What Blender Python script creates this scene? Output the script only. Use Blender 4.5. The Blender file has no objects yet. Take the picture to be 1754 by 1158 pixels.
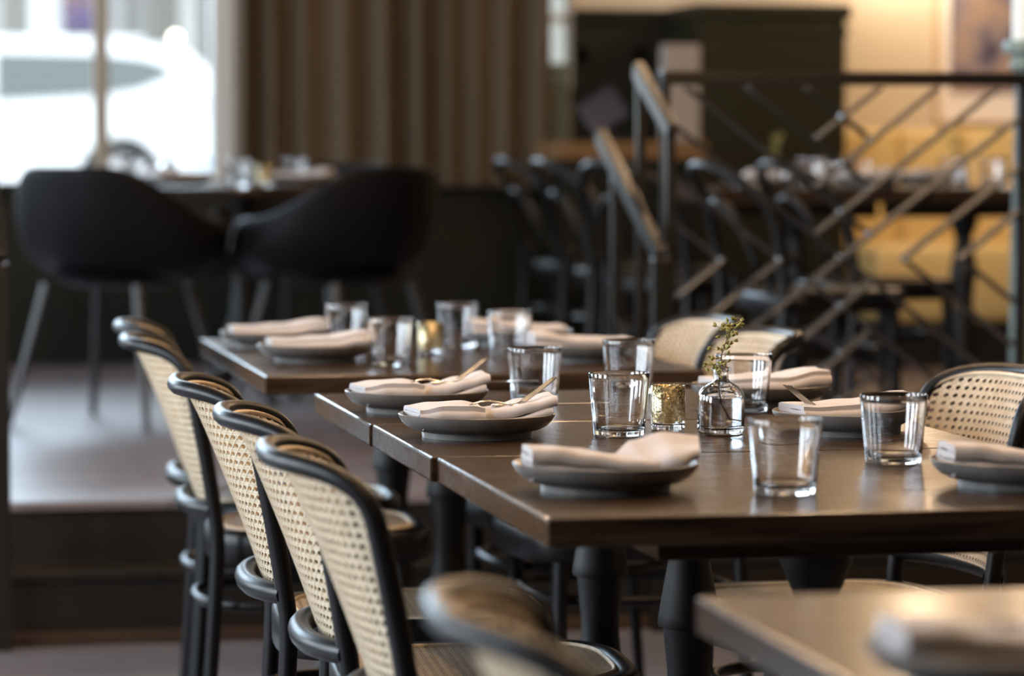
import bpy, bmesh, math, random
from mathutils import Vector, Matrix
random.seed(7)
PI = math.pi
sc = bpy.context.scene
COL = sc.collection

# ------------------------------------------------------------------ camera, world, lights, exposure
cd = bpy.data.cameras.new('camera')
cam = bpy.data.objects.new('camera', cd)
COL.objects.link(cam)
cam.location = (0, 0, 1.17)
cam.rotation_euler = (math.radians(90 - 3.362), 0, math.radians(-11.083))
cd.sensor_width = 36.0
cd.lens = 5600 / 1754 * 36.0
cd.clip_end = 200
cd.dof.use_dof = True
cd.dof.focus_distance = 4.72
cd.dof.aperture_fstop = 3.1
cd.dof.aperture_blades = 9
sc.camera = cam

sc.view_settings.view_transform = 'Standard'
sc.view_settings.look = 'None'
sc.view_settings.gamma = 1
sc.view_settings.use_curve_mapping = False
sc.view_settings.exposure = 0.9

w = bpy.data.worlds.new('overcast_sky')
sc.world = w
w.use_nodes = True
bg = w.node_tree.nodes['Background']
bg.inputs[0].default_value = (0.86, 0.94, 1.0, 1)
bg.inputs[1].default_value = 2.2


def area(name, loc, target, sx, sy, power, color):
    ld = bpy.data.lights.new(name, 'AREA')
    ld.shape = 'RECTANGLE'
    ld.size, ld.size_y = sx, sy
    ld.energy = power
    ld.color = color
    o = bpy.data.objects.new(name, ld)
    COL.objects.link(o)
    o.location = loc
    o.rotation_euler = (Vector(target) - Vector(loc)).to_track_quat('-Z', 'Y').to_euler()
    return o


def bulb(name, loc, power, color=(1.0, 0.66, 0.38), r=0.022):
    ld = bpy.data.lights.new(name, 'POINT')
    ld.energy = power
    ld.color = color
    ld.shadow_soft_size = r
    o = bpy.data.objects.new(name, ld)
    COL.objects.link(o)
    o.location = loc
    return o


# daylight coming through the street windows of the left-hand wall
for wy in (2.65, 4.6, 6.55):
    area('street_window_light', (-3.68, wy, 1.75), (1.0, wy, 0.9), 1.15, 1.9, 66, (0.78, 0.89, 1.0))
area('rear_window_light', (-3.68, 10.2, 1.9), (1.0, 10.2, 0.6), 3.2, 1.7, 55, (0.70, 0.85, 1.0))
area('far_window_light', (-0.6, 13.03, 2.36), (-0.2, 8.5, 0.3), 3.6, 0.85, 130, (0.64, 0.82, 1.0))
# warm filament bulbs over the tables
for x, y, z in [(0.6, 1.7, 2.5), (0.55, 3.4, 2.6), (1.55, 3.7, 2.5), (0.95, 4.7, 2.55), (1.75, 5.0, 2.45), (0.75, 5.9, 2.6), (1.45, 6.3, 2.5), (1.1, 7.3, 2.55), (2.6, 4.4, 2.6), (2.7, 6.0, 2.5)]:
    bulb('filament_bulb', (x, y, z), 19)
for x, y, p in [(2.2, 9.1, 7), (3.44, 10.2, 9), (1.2, 10.8, 8.5)]:  # first bulb is added, only for an orange gleam on the stair handrail
    bulb('filament_bulb', (x, y, 2.6), p)
bulb('filament_bulb', (4.3, 11.3, 2.5), 32)
bulb('wall_lamp_bulb', (4.12, 12.55, 2.02), 7.0, (1.0, 0.76, 0.50), 0.05)


# ------------------------------------------------------------------ materials
def mat(name, color, rough=0.5, metal=0.0, spec=0.5, trans=0.0, ior=1.45, coat=0.0, noise=None, bump=None, emit=None, sheen=0.0):
    m = bpy.data.materials.new(name)
    m.use_nodes = True
    nt = m.node_tree
    b = nt.nodes['Principled BSDF']
    b.inputs['Base Color'].default_value = (*color, 1)
    b.inputs['Roughness'].default_value = rough
    b.inputs['Metallic'].default_value = metal
    b.inputs['Specular IOR Level'].default_value = spec
    b.inputs['Transmission Weight'].default_value = trans
    b.inputs['IOR'].default_value = ior
    b.inputs['Coat Weight'].default_value = coat
    b.inputs['Sheen Weight'].default_value = sheen
    if emit:
        b.inputs['Emission Color'].default_value = (*emit[0], 1)
        b.inputs['Emission Strength'].default_value = emit[1]
    tc = None
    if noise or bump:
        tc = nt.nodes.new('ShaderNodeTexCoord')
    if noise:
        # (color2, scale vector, noise scale, lo, hi)
        c2, sv, ns, lo, hi = noise
        mp = nt.nodes.new('ShaderNodeMapping')
        mp.inputs['Scale'].default_value = sv
        nt.links.new(tc.outputs['Object'], mp.inputs[0])
        n = nt.nodes.new('ShaderNodeTexNoise')
        n.inputs['Scale'].default_value = ns
        n.inputs['Detail'].default_value = 5
        nt.links.new(mp.outputs[0], n.inputs['Vector'])
        r = nt.nodes.new('ShaderNodeValToRGB')
        r.color_ramp.elements[0].position = lo
        r.color_ramp.elements[0].color = (*color, 1)
        r.color_ramp.elements[1].position = hi
        r.color_ramp.elements[1].color = (*c2, 1)
        nt.links.new(n.outputs[0], r.inputs[0])
        nt.links.new(r.outputs[0], b.inputs['Base Color'])
    if bump:
        sv, ns, strength, dist = bump
        mp = nt.nodes.new('ShaderNodeMapping')
        mp.inputs['Scale'].default_value = sv
        nt.links.new(tc.outputs['Object'], mp.inputs[0])
        n = nt.nodes.new('ShaderNodeTexNoise')
        n.inputs['Scale'].default_value = ns
        n.inputs['Detail'].default_value = 4
        nt.links.new(mp.outputs[0], n.inputs['Vector'])
        bp = nt.nodes.new('ShaderNodeBump')
        bp.inputs['Strength'].default_value = strength
        bp.inputs['Distance'].default_value = dist
        nt.links.new(n.outputs[0], bp.inputs['Height'])
        nt.links.new(bp.outputs[0], b.inputs['Normal'])
    return m


def plank_mat(name, c1, c2, rough, along_x=True, width=0.14):
    m = mat(name, c1, rough)
    nt = m.node_tree
    b = nt.nodes['Principled BSDF']
    tc = nt.nodes.new('ShaderNodeTexCoord')
    mp = nt.nodes.new('ShaderNodeMapping')
    if not along_x:
        mp.inputs['Rotation'].default_value = (0, 0, PI / 2)
    nt.links.new(tc.outputs['Object'], mp.inputs[0])
    br = nt.nodes.new('ShaderNodeTexBrick')
    br.inputs['Scale'].default_value = 1.0
    br.inputs['Brick Width'].default_value = 1.4
    br.inputs['Row Height'].default_value = width
    br.inputs['Mortar Size'].default_value = 0.004
    br.inputs['Color1'].default_value = (*c1, 1)
    br.inputs['Color2'].default_value = (*c2, 1)
    br.inputs['Mortar'].default_value = (c1[0] * .35, c1[1] * .35, c1[2] * .35, 1)
    nt.links.new(mp.outputs[0], br.inputs['Vector'])
    mp2 = nt.nodes.new('ShaderNodeMapping')
    mp2.inputs['Scale'].default_value = (1.5, 22, 1) if along_x else (22, 1.5, 1)
    nt.links.new(tc.outputs['Object'], mp2.inputs[0])
    n = nt.nodes.new('ShaderNodeTexNoise')
    n.inputs['Scale'].default_value = 2.0
    n.inputs['Detail'].default_value = 6
    nt.links.new(mp2.outputs[0], n.inputs['Vector'])
    mx = nt.nodes.new('ShaderNodeMix')
    mx.data_type = 'RGBA'
    mx.blend_type = 'MULTIPLY'
    mx.inputs[0].default_value = 0.6
    nt.links.new(br.outputs['Color'], mx.inputs[6])
    nt.links.new(n.outputs[0], mx.inputs[7])
    nt.links.new(mx.outputs[2], b.inputs['Base Color'])
    bp = nt.nodes.new('ShaderNodeBump')
    bp.inputs['Strength'].default_value = 0.15
    bp.inputs['Distance'].default_value = 0.004
    nt.links.new(n.outputs[0], bp.inputs['Height'])
    nt.links.new(bp.outputs[0], b.inputs['Normal'])
    return m


M = {}
M['black_wood'] = mat('black_lacquered_wood', (0.004, 0.004, 0.0045), 0.37, spec=0.32)
M['pedestal'] = mat('matt_black_turned_wood', (0.006, 0.006, 0.0065), 0.5, spec=0.4)
M['cane'] = mat('woven_cane', (0.58, 0.47, 0.325), 0.5, noise=((0.70, 0.59, 0.44), (1, 1, 1), 60, .35, .7))
M['table'] = mat('dark_stained_oak', (0.011, 0.0060, 0.0036), 0.21, spec=0.26, noise=((0.056, 0.034, 0.0205), (2.2, 75, 30), 2.6, .34, .70),
                 bump=((3, 110, 40), 2.5, 0.10, 0.0010))
_nt = M['table'].node_tree
_ramp = [n for n in _nt.nodes if n.type == 'VALTORGB'][0]
_mr = _nt.nodes.new('ShaderNodeMapRange')
_mr.inputs['From Min'].default_value, _mr.inputs['From Max'].default_value = 0.3, 0.7
_mr.inputs['To Min'].default_value, _mr.inputs['To Max'].default_value = 0.29, 0.17
_nt.links.new(_ramp.inputs[0].links[0].from_socket, _mr.inputs[0])
_nt.links.new(_mr.outputs[0], _nt.nodes['Principled BSDF'].inputs['Roughness'])
M['plate'] = mat('grey_stoneware', (0.125, 0.118, 0.112), 0.34, noise=((0.165, 0.155, 0.145), (1, 1, 1), 40, .4, .7))
M['cloth'] = mat('pale_linen', (0.50, 0.475, 0.48), 0.9, spec=0.15, sheen=0.15, bump=((25, 460, 460), 1.0, 0.6, 0.0009))
M['glass'] = mat('clear_glass', (1, 1, 1), 0.0, trans=1.0, ior=1.5)
M['water'] = mat('water', (1, 1, 1), 0.0, trans=1.0, ior=1.33)
M['steel'] = mat('polished_steel', (0.55, 0.53, 0.50), 0.2, 1.0)
M['brass'] = mat('warm_steel', (0.58, 0.54, 0.48), 0.2, 1.0)
M['stem'] = mat('brown_stem', (0.10, 0.055, 0.03), 0.6)
M['bud'] = mat('green_buds', (0.20, 0.19, 0.045), 0.55, noise=((0.32, 0.29, 0.09), (1, 1, 1), 90, .4, .6))
M['rail'] = mat('dark_bronze_steel', (0.070, 0.065, 0.060), 0.33, 1.0)
M['lattice'] = mat('dark_painted_bar', (0.27, 0.255, 0.24), 0.24, 1.0)
M['shell'] = mat('black_plastic_shell', (0.0040, 0.0040, 0.0050), 0.5, spec=0.15)
M['shell_leg'] = mat('black_stained_leg', (0.02, 0.02, 0.022), 0.35)
M['green'] = mat('dark_green_paint', (0.0035, 0.0055, 0.0038), 0.45, spec=0.3)
M['olive'] = mat('dark_olive_paint', (0.0125, 0.0125, 0.0055), 0.5, spec=0.3)
M['cream'] = mat('cream_plaster', (0.60, 0.53, 0.43), 0.8)
M['ceiling'] = mat('ceiling_paint', (0.10, 0.09, 0.08), 0.9)
M['darkwall'] = mat('dark_wall_paint', (0.05, 0.047, 0.042), 0.8)
M['frame_white'] = mat('white_window_paint', (0.55, 0.55, 0.53), 0.5)
M['frame_brown'] = mat('brown_window_paint', (0.30, 0.26, 0.21), 0.5)
M['curtain'] = mat('taupe_curtain', (0.088, 0.066, 0.044), 0.9, spec=0.1, sheen=0.05, noise=((0.108, 0.082, 0.056), (30, 30, 2), 4, .3, .7))
M['mustard'] = mat('mustard_leather', (0.66, 0.48, 0.19), 0.45, noise=((0.72, 0.55, 0.25), (1, 1, 1), 8, .3, .7))
M['dark_base'] = mat('dark_base', (0.010, 0.009, 0.008), 0.6)
M['floor'] = plank_mat('grey_wood_floor', (0.265, 0.25, 0.28), (0.215, 0.20, 0.225), 0.38)
M['platform_floor'] = plank_mat('brown_wood_floor', (0.27, 0.235, 0.255), (0.215, 0.18, 0.195), 0.36)
M['step'] = mat('dark_step_wood', (0.009, 0.0065, 0.0048), 0.4, noise=((0.014, 0.010, 0.0075), (2, 2, 30), 3, .3, .7))
M['step_trim'] = mat('brown_step_trim', (0.040, 0.022, 0.011), 0.45)
M['counter_wood'] = mat('honey_wood', (0.13, 0.068, 0.028), 0.4, noise=((0.18, 0.098, 0.04), (2, 30, 30), 3, .3, .7))
M['beige_box'] = mat('beige_paper', (0.27, 0.235, 0.205), 0.8)
M['screen'] = mat('dark_blue_screen', (0.014, 0.019, 0.042), 0.3)
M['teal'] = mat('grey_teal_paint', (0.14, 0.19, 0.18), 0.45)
M['pale'] = mat('daylit_column_paint', (0.60, 0.66, 0.65), 0.5)
M['picture_frame'] = mat('pale_wood_frame', (0.55, 0.38, 0.20), 0.5)
M['mat_board'] = mat('white_mount', (0.78, 0.74, 0.72), 0.8)
M['car_paint'] = mat('white_car_paint', (0.86, 0.88, 0.90), 0.2, coat=0.5)
M['car_glass'] = mat('tinted_car_glass', (0.11, 0.125, 0.125), 0.1)
M['rubber'] = mat('tyre_rubber', (0.03, 0.03, 0.03), 0.7)
M['alloy'] = mat('alloy_rim', (0.6, 0.6, 0.62), 0.3, 0.6)
M['tail'] = mat('tail_light_plastic', (0.55, 0.20, 0.18), 0.2)
M['blue_reflection'] = mat('blue_reflection_paint', (0.22, 0.38, 0.72), 0.3)
M['stone'] = mat('pale_stone', (0.30, 0.29, 0.265), 0.8)
M['stone_dark'] = mat('grey_stone', (0.21, 0.205, 0.195), 0.8)
M['stone_light'] = mat('light_stone', (0.42, 0.42, 0.41), 0.8)
M['asphalt'] = mat('street_asphalt', (0.20, 0.20, 0.20), 0.9)
M['lamp_glass'] = mat('lit_lamp_glass', (0.9, 0.9, 0.8), 0.4, emit=((1.0, 0.97, 0.72), 9.0))
M['shopwin'] = mat('bright_shop_window', (0.8, 0.82, 0.84), 0.3)


def artwork_mat(name, cols, scale, stretch):
    m = mat(name, cols[0], 0.5)
    nt = m.node_tree
    b = nt.nodes['Principled BSDF']
    tc = nt.nodes.new('ShaderNodeTexCoord')
    mp = nt.nodes.new('ShaderNodeMapping')
    mp.inputs['Scale'].default_value = stretch
    nt.links.new(tc.outputs['Object'], mp.inputs[0])
    n = nt.nodes.new('ShaderNodeTexNoise')
    n.inputs['Scale'].default_value = scale
    n.inputs['Detail'].default_value = 6
    nt.links.new(mp.outputs[0], n.inputs['Vector'])
    r = nt.nodes.new('ShaderNodeValToRGB')
    cr = r.color_ramp
    while len(cr.elements) < len(cols):
        cr.elements.new(0.5)
    for i, c in enumerate(cols):
        cr.elements[i].position = 0.36 + (0.18 if i < len(cols) - 1 else 0.30) * i / (len(cols) - 1)
        cr.elements[i].color = (*c, 1)
    nt.links.new(n.outputs[0], r.inputs[0])
    nt.links.new(r.outputs[0], b.inputs['Base Color'])
    return m


M['art'] = artwork_mat('abstract_art_print', [(0.035, 0.034, 0.060), (0.075, 0.070, 0.115), (0.20, 0.175, 0.23), (0.40, 0.29, 0.22)], 7.0, (1, 1, 1))
M['poster'] = artwork_mat('street_poster', [(0.07, 0.055, 0.16), (0.14, 0.10, 0.17), (0.22, 0.12, 0.08)], 0.9, (1, 1, 1))


def window_glass():
    m = bpy.data.materials.new('window_glass')
    m.use_nodes = True
    nt = m.node_tree
    nt.nodes.clear()
    o = nt.nodes.new('ShaderNodeOutputMaterial')
    t = nt.nodes.new('ShaderNodeBsdfTransparent')
    t.inputs[0].default_value = (0.96, 0.97, 0.97, 1)
    g = nt.nodes.new('ShaderNodeBsdfGlossy')
    g.inputs['Roughness'].default_value = 0.02
    f = nt.nodes.new('ShaderNodeFresnel')
    f.inputs[0].default_value = 1.35
    mx = nt.nodes.new('ShaderNodeMixShader')
    nt.links.new(f.outputs[0], mx.inputs[0])
    nt.links.new(t.outputs[0], mx.inputs[1])
    nt.links.new(g.outputs[0], mx.inputs[2])
    nt.links.new(mx.outputs[0], o.inputs[0])
    return m


M['pane'] = window_glass()


def votive_mat():
    m = bpy.data.materials.new('gold_mercury_glass')
    m.use_nodes = True
    nt = m.node_tree
    b = nt.nodes['Principled BSDF']
    b.inputs['Base Color'].default_value = (1, 1, 1, 1)
    b.inputs['Roughness'].default_value = 0.02
    b.inputs['Transmission Weight'].default_value = 1
    b.inputs['IOR'].default_value = 1.5
    gm = nt.nodes.new('ShaderNodeBsdfPrincipled')
    gm.inputs['Base Color'].default_value = (0.66, 0.55, 0.30, 1)
    gm.inputs['Metallic'].default_value = 0.9
    gm.inputs['Roughness'].default_value = 0.33
    tc = nt.nodes.new('ShaderNodeTexCoord')
    n = nt.nodes.new('ShaderNodeTexNoise')
    n.inputs['Scale'].default_value = 300
    n.inputs['Detail'].default_value = 3
    nt.links.new(tc.outputs['Object'], n.inputs['Vector'])
    r = nt.nodes.new('ShaderNodeValToRGB')
    r.color_ramp.elements[0].position = 0.50
    r.color_ramp.elements[0].color = (0.08, 0.08, 0.08, 1)
    r.color_ramp.elements[1].position = 0.58
    r.color_ramp.elements[1].color = (0.9, 0.9, 0.9, 1)
    nt.links.new(n.outputs[0], r.inputs[0])
    mx = nt.nodes.new('ShaderNodeMixShader')
    nt.links.new(r.outputs[0], mx.inputs[0])
    nt.links.new(b.outputs[0], mx.inputs[1])
    nt.links.new(gm.outputs[0], mx.inputs[2])
    nt.links.new(mx.outputs[0], nt.nodes['Material Output'].inputs[0])
    return m


M['mercury'] = votive_mat()


# ------------------------------------------------------------------ mesh helpers
class MB:
    """collects shapes and links them as one mesh object"""

    def __init__(self):
        self.bm = bmesh.new()

    def box(self, x0, x1, y0, y1, z0, z1, bev=0.0, seg=2, mtx=None):
        t = bmesh.new()
        bmesh.ops.create_cube(t, size=1)
        for v in t.verts:
            v.co = Vector(((x0 + x1) / 2 + v.co.x * (x1 - x0), (y0 + y1) / 2 + v.co.y * (y1 - y0), (z0 + z1) / 2 + v.co.z * (z1 - z0)))
        if bev:
            bmesh.ops.bevel(t, geom=t.edges[:], offset=bev, segments=seg, affect='EDGES', profile=0.5)
        self.merge(t, mtx)
        return self

    def merge(self, t, mtx=None):
        if mtx is not None:
            bmesh.ops.transform(t, matrix=mtx, verts=t.verts[:])
        vm = {v: self.bm.verts.new(v.co) for v in t.verts}
        for f in t.faces:
            try:
                self.bm.faces.new([vm[v] for v in f.verts])
            except ValueError:
                pass
        t.free()

    def rings(self, rings, closed=True, cap=True, loop=False):
        vs = [[self.bm.verts.new(p) for p in r] for r in rings]
        n = len(rings[0])
        m = len(rings)
        for i in range(m if loop else m - 1):
            a, b = vs[i], vs[(i + 1) % m]
            for k in range(n if closed else n - 1):
                self.bm.faces.new((a[k], a[(k + 1) % n], b[(k + 1) % n], b[k]))
        if cap and not loop:
            self.bm.faces.new(list(reversed(vs[0])))
            self.bm.faces.new(vs[-1])
        return self

    def tube(self, pts, r, seg=10, closed=False, flat=1.0):
        pts = [Vector(p) for p in pts]
        n = len(pts)
        rr = r if isinstance(r, (list, tuple)) else [r] * n
        tang = []
        for i in range(n):
            if closed:
                t = pts[(i + 1) % n] - pts[i - 1]
            else:
                t = pts[min(i + 1, n - 1)] - pts[max(i - 1, 0)]
            tang.append(t.normalized())
        up = Vector((0, 0, 1))
        if abs(tang[0].dot(up)) > 0.9:
            up = Vector((0, 1, 0))
        u = (up - tang[0] * up.dot(tang[0])).normalized()
        rings = []
        for i in range(n):
            u = (u - tang[i] * u.dot(tang[i])).normalized()
            v = tang[i].cross(u)
            rings.append([pts[i] + (u * math.cos(2 * PI * k / seg) + v * math.sin(2 * PI * k / seg) * flat) * rr[i] for k in range(seg)])
        self.rings(rings, True, True, closed)
        return self

    def lathe(self, prof, seg=48, mtx=None):
        t = bmesh.new()
        vs = []
        for r, z in prof:
            if r < 1e-6:
                vs.append([t.verts.new((0, 0, z))])
            else:
                vs.append([t.verts.new((r * math.cos(2 * PI * k / seg), r * math.sin(2 * PI * k / seg), z)) for k in range(seg)])
        for a, b in zip(vs, vs[1:]):
            for k in range(seg):
                q = (k + 1) % seg
                if len(a) == 1 and len(b) == 1:
                    continue
                if len(a) == 1:
                    t.faces.new((a[0], b[q], b[k]))
                elif len(b) == 1:
                    t.faces.new((a[k], a[q], b[0]))
                else:
                    t.faces.new((a[k], a[q], b[q], b[k]))
        self.merge(t, mtx)
        return self

    def ball(self, c, r, s=(1, 1, 1), sub=2, rot=None):
        t = bmesh.new()
        bmesh.ops.create_icosphere(t, subdivisions=sub, radius=r)
        mt = Matrix.Translation(c) @ (rot if rot is not None else Matrix.Identity(4)) @ Matrix.Diagonal((*s, 1))
        self.merge(t, mt)
        return self

    def bar(self, a, b, wx, wy):
        """a rectangular bar from a to b, wx wide sideways in the X/Z sense and wy in the other"""
        a, b = Vector(a), Vector(b)
        d = (b - a)
        L = d.length
        d.normalize()
        ref = Vector((0, 1, 0)) if abs(d.y) < 0.9 else Vector((1, 0, 0))
        u = d.cross(ref).normalized()
        v = u.cross(d).normalized()
        mt = Matrix((u, v, d)).transposed().to_4x4()
        mt = Matrix.Translation((a + b) / 2) @ mt
        self.box(-wx / 2, wx / 2, -wy / 2, wy / 2, -L / 2, L / 2, min(wx, wy) * 0.15, 1, mt)
        return self

    def build(self, name, m, parent=None, smooth=True, loc=None, angle=40):
        bmesh.ops.recalc_face_normals(self.bm, faces=self.bm.faces[:])
        me = bpy.data.meshes.new(name)
        self.bm.to_mesh(me)
        self.bm.free()
        me.materials.append(m)
        o = bpy.data.objects.new(name, me)
        COL.objects.link(o)
        if smooth:
            for p in me.polygons:
                p.use_smooth = True
            try:
                me.set_sharp_from_angle(angle=math.radians(angle))
            except Exception:
                pass
        if parent:
            o.parent = parent
        if loc:
            o.location = loc
        return o


def tag(o, label, cat, group=None, kind=None):
    o['label'] = label
    o['category'] = cat
    if group:
        o['group'] = group
    if kind:
        o['kind'] = kind
    return o


def thing(name, loc=(0, 0, 0), rz=0.0):
    o = bpy.data.objects.new(name, None)
    o.empty_display_size = 0.05
    COL.objects.link(o)
    o.location = loc
    o.rotation_euler = (0, 0, rz)
    return o


def copy_tree(o, parent=None):
    c = o.copy()
    COL.objects.link(c)
    c.parent = parent
    for ch in list(o.children):
        copy_tree(ch, c)
    return c


class Kind:
    """first placement uses the original, later ones copies"""

    def __init__(self, proto):
        self.proto = proto
        self.used = False

    def place(self, loc, rz, label, cat, group=None):
        o = copy_tree(self.proto) if self.used else self.proto
        self.used = True
        o.location = loc
        o.rotation_euler = (0, 0, rz)
        for k in ('label', 'category', 'group', 'kind'):
            if k in o:
                del o[k]
        return tag(o, label, cat, group)


def struct(mb, name, m, label=None, **kw):
    o = mb.build(name, m, **kw)
    o['kind'] = 'structure'
    if label:
        o['label'] = label
    return o


# ------------------------------------------------------------------ the room
ZP = 0.32            # platform floor
YB = 12.8            # back wall plane
YS = 7.685           # first riser
struct(MB().box(-3.5, 5.2, -3.0, 7.75, -0.12, 0.0), 'floor', M['floor'], 'grey wood plank floor of the lower dining area', smooth=False)
struct(MB().box(-3.5, 5.2, 7.865, YB, 0.14, ZP - 0.022), 'wall_step_face', M['step'], 'dark riser below the raised floor edge', smooth=False)
struct(MB().box(-3.5, 5.2, 7.85, YB, ZP - 0.022, ZP, 0.004), 'floor_raised', M['platform_floor'], 'brown wood floor of the raised dining area', smooth=False)
struct(MB().box(-3.5, 5.2, 7.685, 7.9, 0.03, 0.152), 'step', M['step'], 'dark lower step riser below the raised floor', smooth=False)
struct(MB().box(-3.5, 5.2, 7.672, 7.885, 0.152, 0.174, 0.003), 'trim_1', M['step'], 'tread of the lower step', smooth=False)
struct(MB().box(-3.5, 5.2, 7.66, 7.70, 0.0, 0.032, 0.003), 'trim_2', M['step_trim'], 'brown strip along the foot of the step', smooth=False)

WX0, WX1 = -2.6, 1.40      # big window
wb = MB()
wb.box(-3.6, 5.3, YB, YB + 0.2, -0.1, 1.01)
wb.box(-3.6, WX0, YB, YB + 0.2, 1.01, 3.3)
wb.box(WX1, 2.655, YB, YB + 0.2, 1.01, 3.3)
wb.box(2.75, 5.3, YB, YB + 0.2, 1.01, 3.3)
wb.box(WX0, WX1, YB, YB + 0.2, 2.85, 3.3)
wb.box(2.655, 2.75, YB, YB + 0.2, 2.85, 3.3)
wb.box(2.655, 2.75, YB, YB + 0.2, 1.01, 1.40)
struct(wb, 'wall_back', M['cream'], 'cream wall at the far end of the room', smooth=False)
# dark green wainscot along the back wall
g = MB()
g.box(-3.5, 2.65, YB - 0.03, YB - 0.002, ZP, 1.005)
g.box(2.748, 3.3, YB - 0.03, YB - 0.002, ZP, 1.69)
for x in [-3.0 + 0.62 * k for k in range(9)]:
    g.box(x, x + 0.05, YB - 0.042, YB - 0.03, ZP + 0.1, 0.96)
g.box(2.748, 3.3, YB - 0.055, YB - 0.03, 1.66, 1.715, 0.008)
for x in (2.755, 3.0, 3.24):
    g.box(x, x + 0.05, YB - 0.045, YB - 0.03, ZP + 0.1, 1.63)
g.box(2.748, 3.3, YB - 0.045, YB - 0.03, 1.5, 1.56)
struct(g, 'wall_wainscot', M['green'], 'dark green panelled wainscot under the far window and beside the curtain', smooth=False)
# projecting olive panelled pier
g = MB()
g.box(3.145, 3.735, 12.3, YB, ZP, 1.68)
g.box(3.125, 3.755, 12.28, YB, 1.66, 1.72, 0.01)
g.box(3.135, 3.745, 12.29, YB, 1.60, 1.63, 0.005)
g.box(3.20, 3.68, 12.288, 12.3, 0.6, 0.64)
struct(g, 'wall_pier', M['olive'], 'dark olive panelled pier projecting from the cream wall', smooth=False)
struct(MB().box(WX0, 1.45, YB - 0.10, YB + 0.02, 0.985, 1.03, 0.006), 'trim_3', M['green'], 'sill of the far window', smooth=False)
# window frame pieces and panes
wf = MB()
wf.box(WX1 - 0.085, WX1, YB - 0.02, YB + 0.12, 1.01, 2.85, 0.005)
wf.box(WX0, WX1, YB, YB + 0.12, 2.79, 2.85)
wf.box(WX0, WX0 + 0.08, YB, YB + 0.12, 1.01, 2.85)
win = struct(wf, 'window_1', M['frame_white'], 'large street window at the far left', smooth=False)
for k, x in enumerate([0.885, -0.45, -1.6]):
    MB().box(x - 0.028, x + 0.028, YB + 0.02, YB + 0.09, 1.01, 2.8).build('mullion', M['frame_brown'], win, smooth=False)
MB().box(WX0 + 0.05, WX1 - 0.05, YB + 0.05, YB + 0.056, 1.01, 2.82).build('pane', M['pane'], win, smooth=False)
w2 = MB()  # made-up window slit in place of a highlight on glossy green trim
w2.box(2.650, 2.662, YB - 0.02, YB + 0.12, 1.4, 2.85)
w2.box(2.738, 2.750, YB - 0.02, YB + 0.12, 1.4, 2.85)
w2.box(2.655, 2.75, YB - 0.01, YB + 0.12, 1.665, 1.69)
hl_win = struct(w2, 'highlight_window', M['frame_white'], 'made-up narrow window strip standing in for a highlight on the green trim', smooth=False)
MB().box(2.66, 2.745, YB + 0.05, YB + 0.056, 1.4, 2.82).build('pane', M['pane'], hl_win, smooth=False)
struct(MB().box(2.668, 2.735, YB - 0.03, YB + 0.02, ZP, 1.50, 0.006), 'highlight_strip', M['teal'], 'grey strip painted as the lower part of the highlight on the green trim', smooth=False)  # lower tail of the trim highlight, put into the strip's colour

# left wall with tall street windows (the daylight side of the room)
lw = MB()
ys = [-3.0, 2.0, 7.2, 8.5, 11.8, YB]
for a, b in ((-3.0, 2.05), (3.25, 4.0), (5.2, 5.95), (7.15, 8.5), (11.8, YB)):
    lw.box(-3.65, -3.5, a, b, -0.1, 3.3)
for a, b in ((2.05, 3.25), (4.0, 5.2), (5.95, 7.15), (8.5, 11.8)):
    lw.box(-3.65, -3.5, a, b, -0.1, 0.75)
    lw.box(-3.65, -3.5, a, b, 2.75, 3.3)
struct(lw, 'wall_left', M['darkwall'], smooth=False)
struct(MB().box(5.2, 5.35, -3.0, YB, -0.1, 3.3), 'wall_right', M['darkwall'], smooth=False)
struct(MB().box(-3.65, 5.35, -3.15, -3.0, -0.1, 3.3), 'wall_front', M['darkwall'], smooth=False)
struct(MB().box(-3.65, 5.35, -3.15, YB + 0.2, 3.3, 3.42), 'ceiling', M['ceiling'], smooth=False)

# teal turned column at the end of the railing
c = MB()
c.lathe([(0, 0), (0.06, 0), (0.06, 0.30), (0.046, 0.33), (0.043, 0.9), (0.038, 1.12), (0.034, 1.36), (0.05, 1.372), (0.05, 1.385), (0.04, 1.395), (0.04, 1.402),
         (0.064, 1.41), (0.068, 1.425), (0.064, 1.44), (0.0, 1.44)], 32, Matrix.Translation((2.925, 8.02, 0)))
col = struct(c, 'column', M['teal'], 'grey teal turned column at the right end of the railing')
MB().lathe([(0, 1.441), (0.043, 1.441), (0.043, 3.29), (0, 3.29)], 32, Matrix.Translation((2.925, 8.02, 0))).build('shaft', M['pale'], col)  # same column higher up, daylight put into its paler colour

# ------------------------------------------------------------------ street outside the window
struct(MB().box(-40, 40, 14.0, 80, 0.3, 0.54), 'ground_street', M['asphalt'], 'street beyond the far window', smooth=False)
bd = thing('building', (0, 46, 0.54))
tag(bd, 'pale stone building across the street behind the white car', 'building')
MB().box(-16, 16, 0, 3, 0, 16).build('facade', M['stone'], bd, smooth=False)
for x0, x1, mm, y in [(2.20, 2.62, 'shopwin', -0.1), (3.52, 3.90, 'stone_dark', -0.25), (4.25, 4.50, 'stone_light', -0.3), (4.56, 4.86, 'stone_dark', -0.25), (1.2, 1.8, 'stone_light', -0.3),
                      (5.0, 5.4, 'stone_light', -0.3), (3.22, 3.48, 'stone_light', -0.2)]:
    nm = 'shop_window' if mm == 'shopwin' else 'pilaster'
    MB().box(x0, x1, y, 0.02, 0, 12).build(nm, M[mm], bd, smooth=False)
MB().box(2.62, 3.27, -0.32, -0.25, 2.22, 3.8).build('poster', M['poster'], bd, smooth=False)
lamp = thing('street_lamp', (4.14, 45.3, 0.54))
tag(lamp, 'small round lit lamp in front of the pale building across the street', 'lamp')
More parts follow.
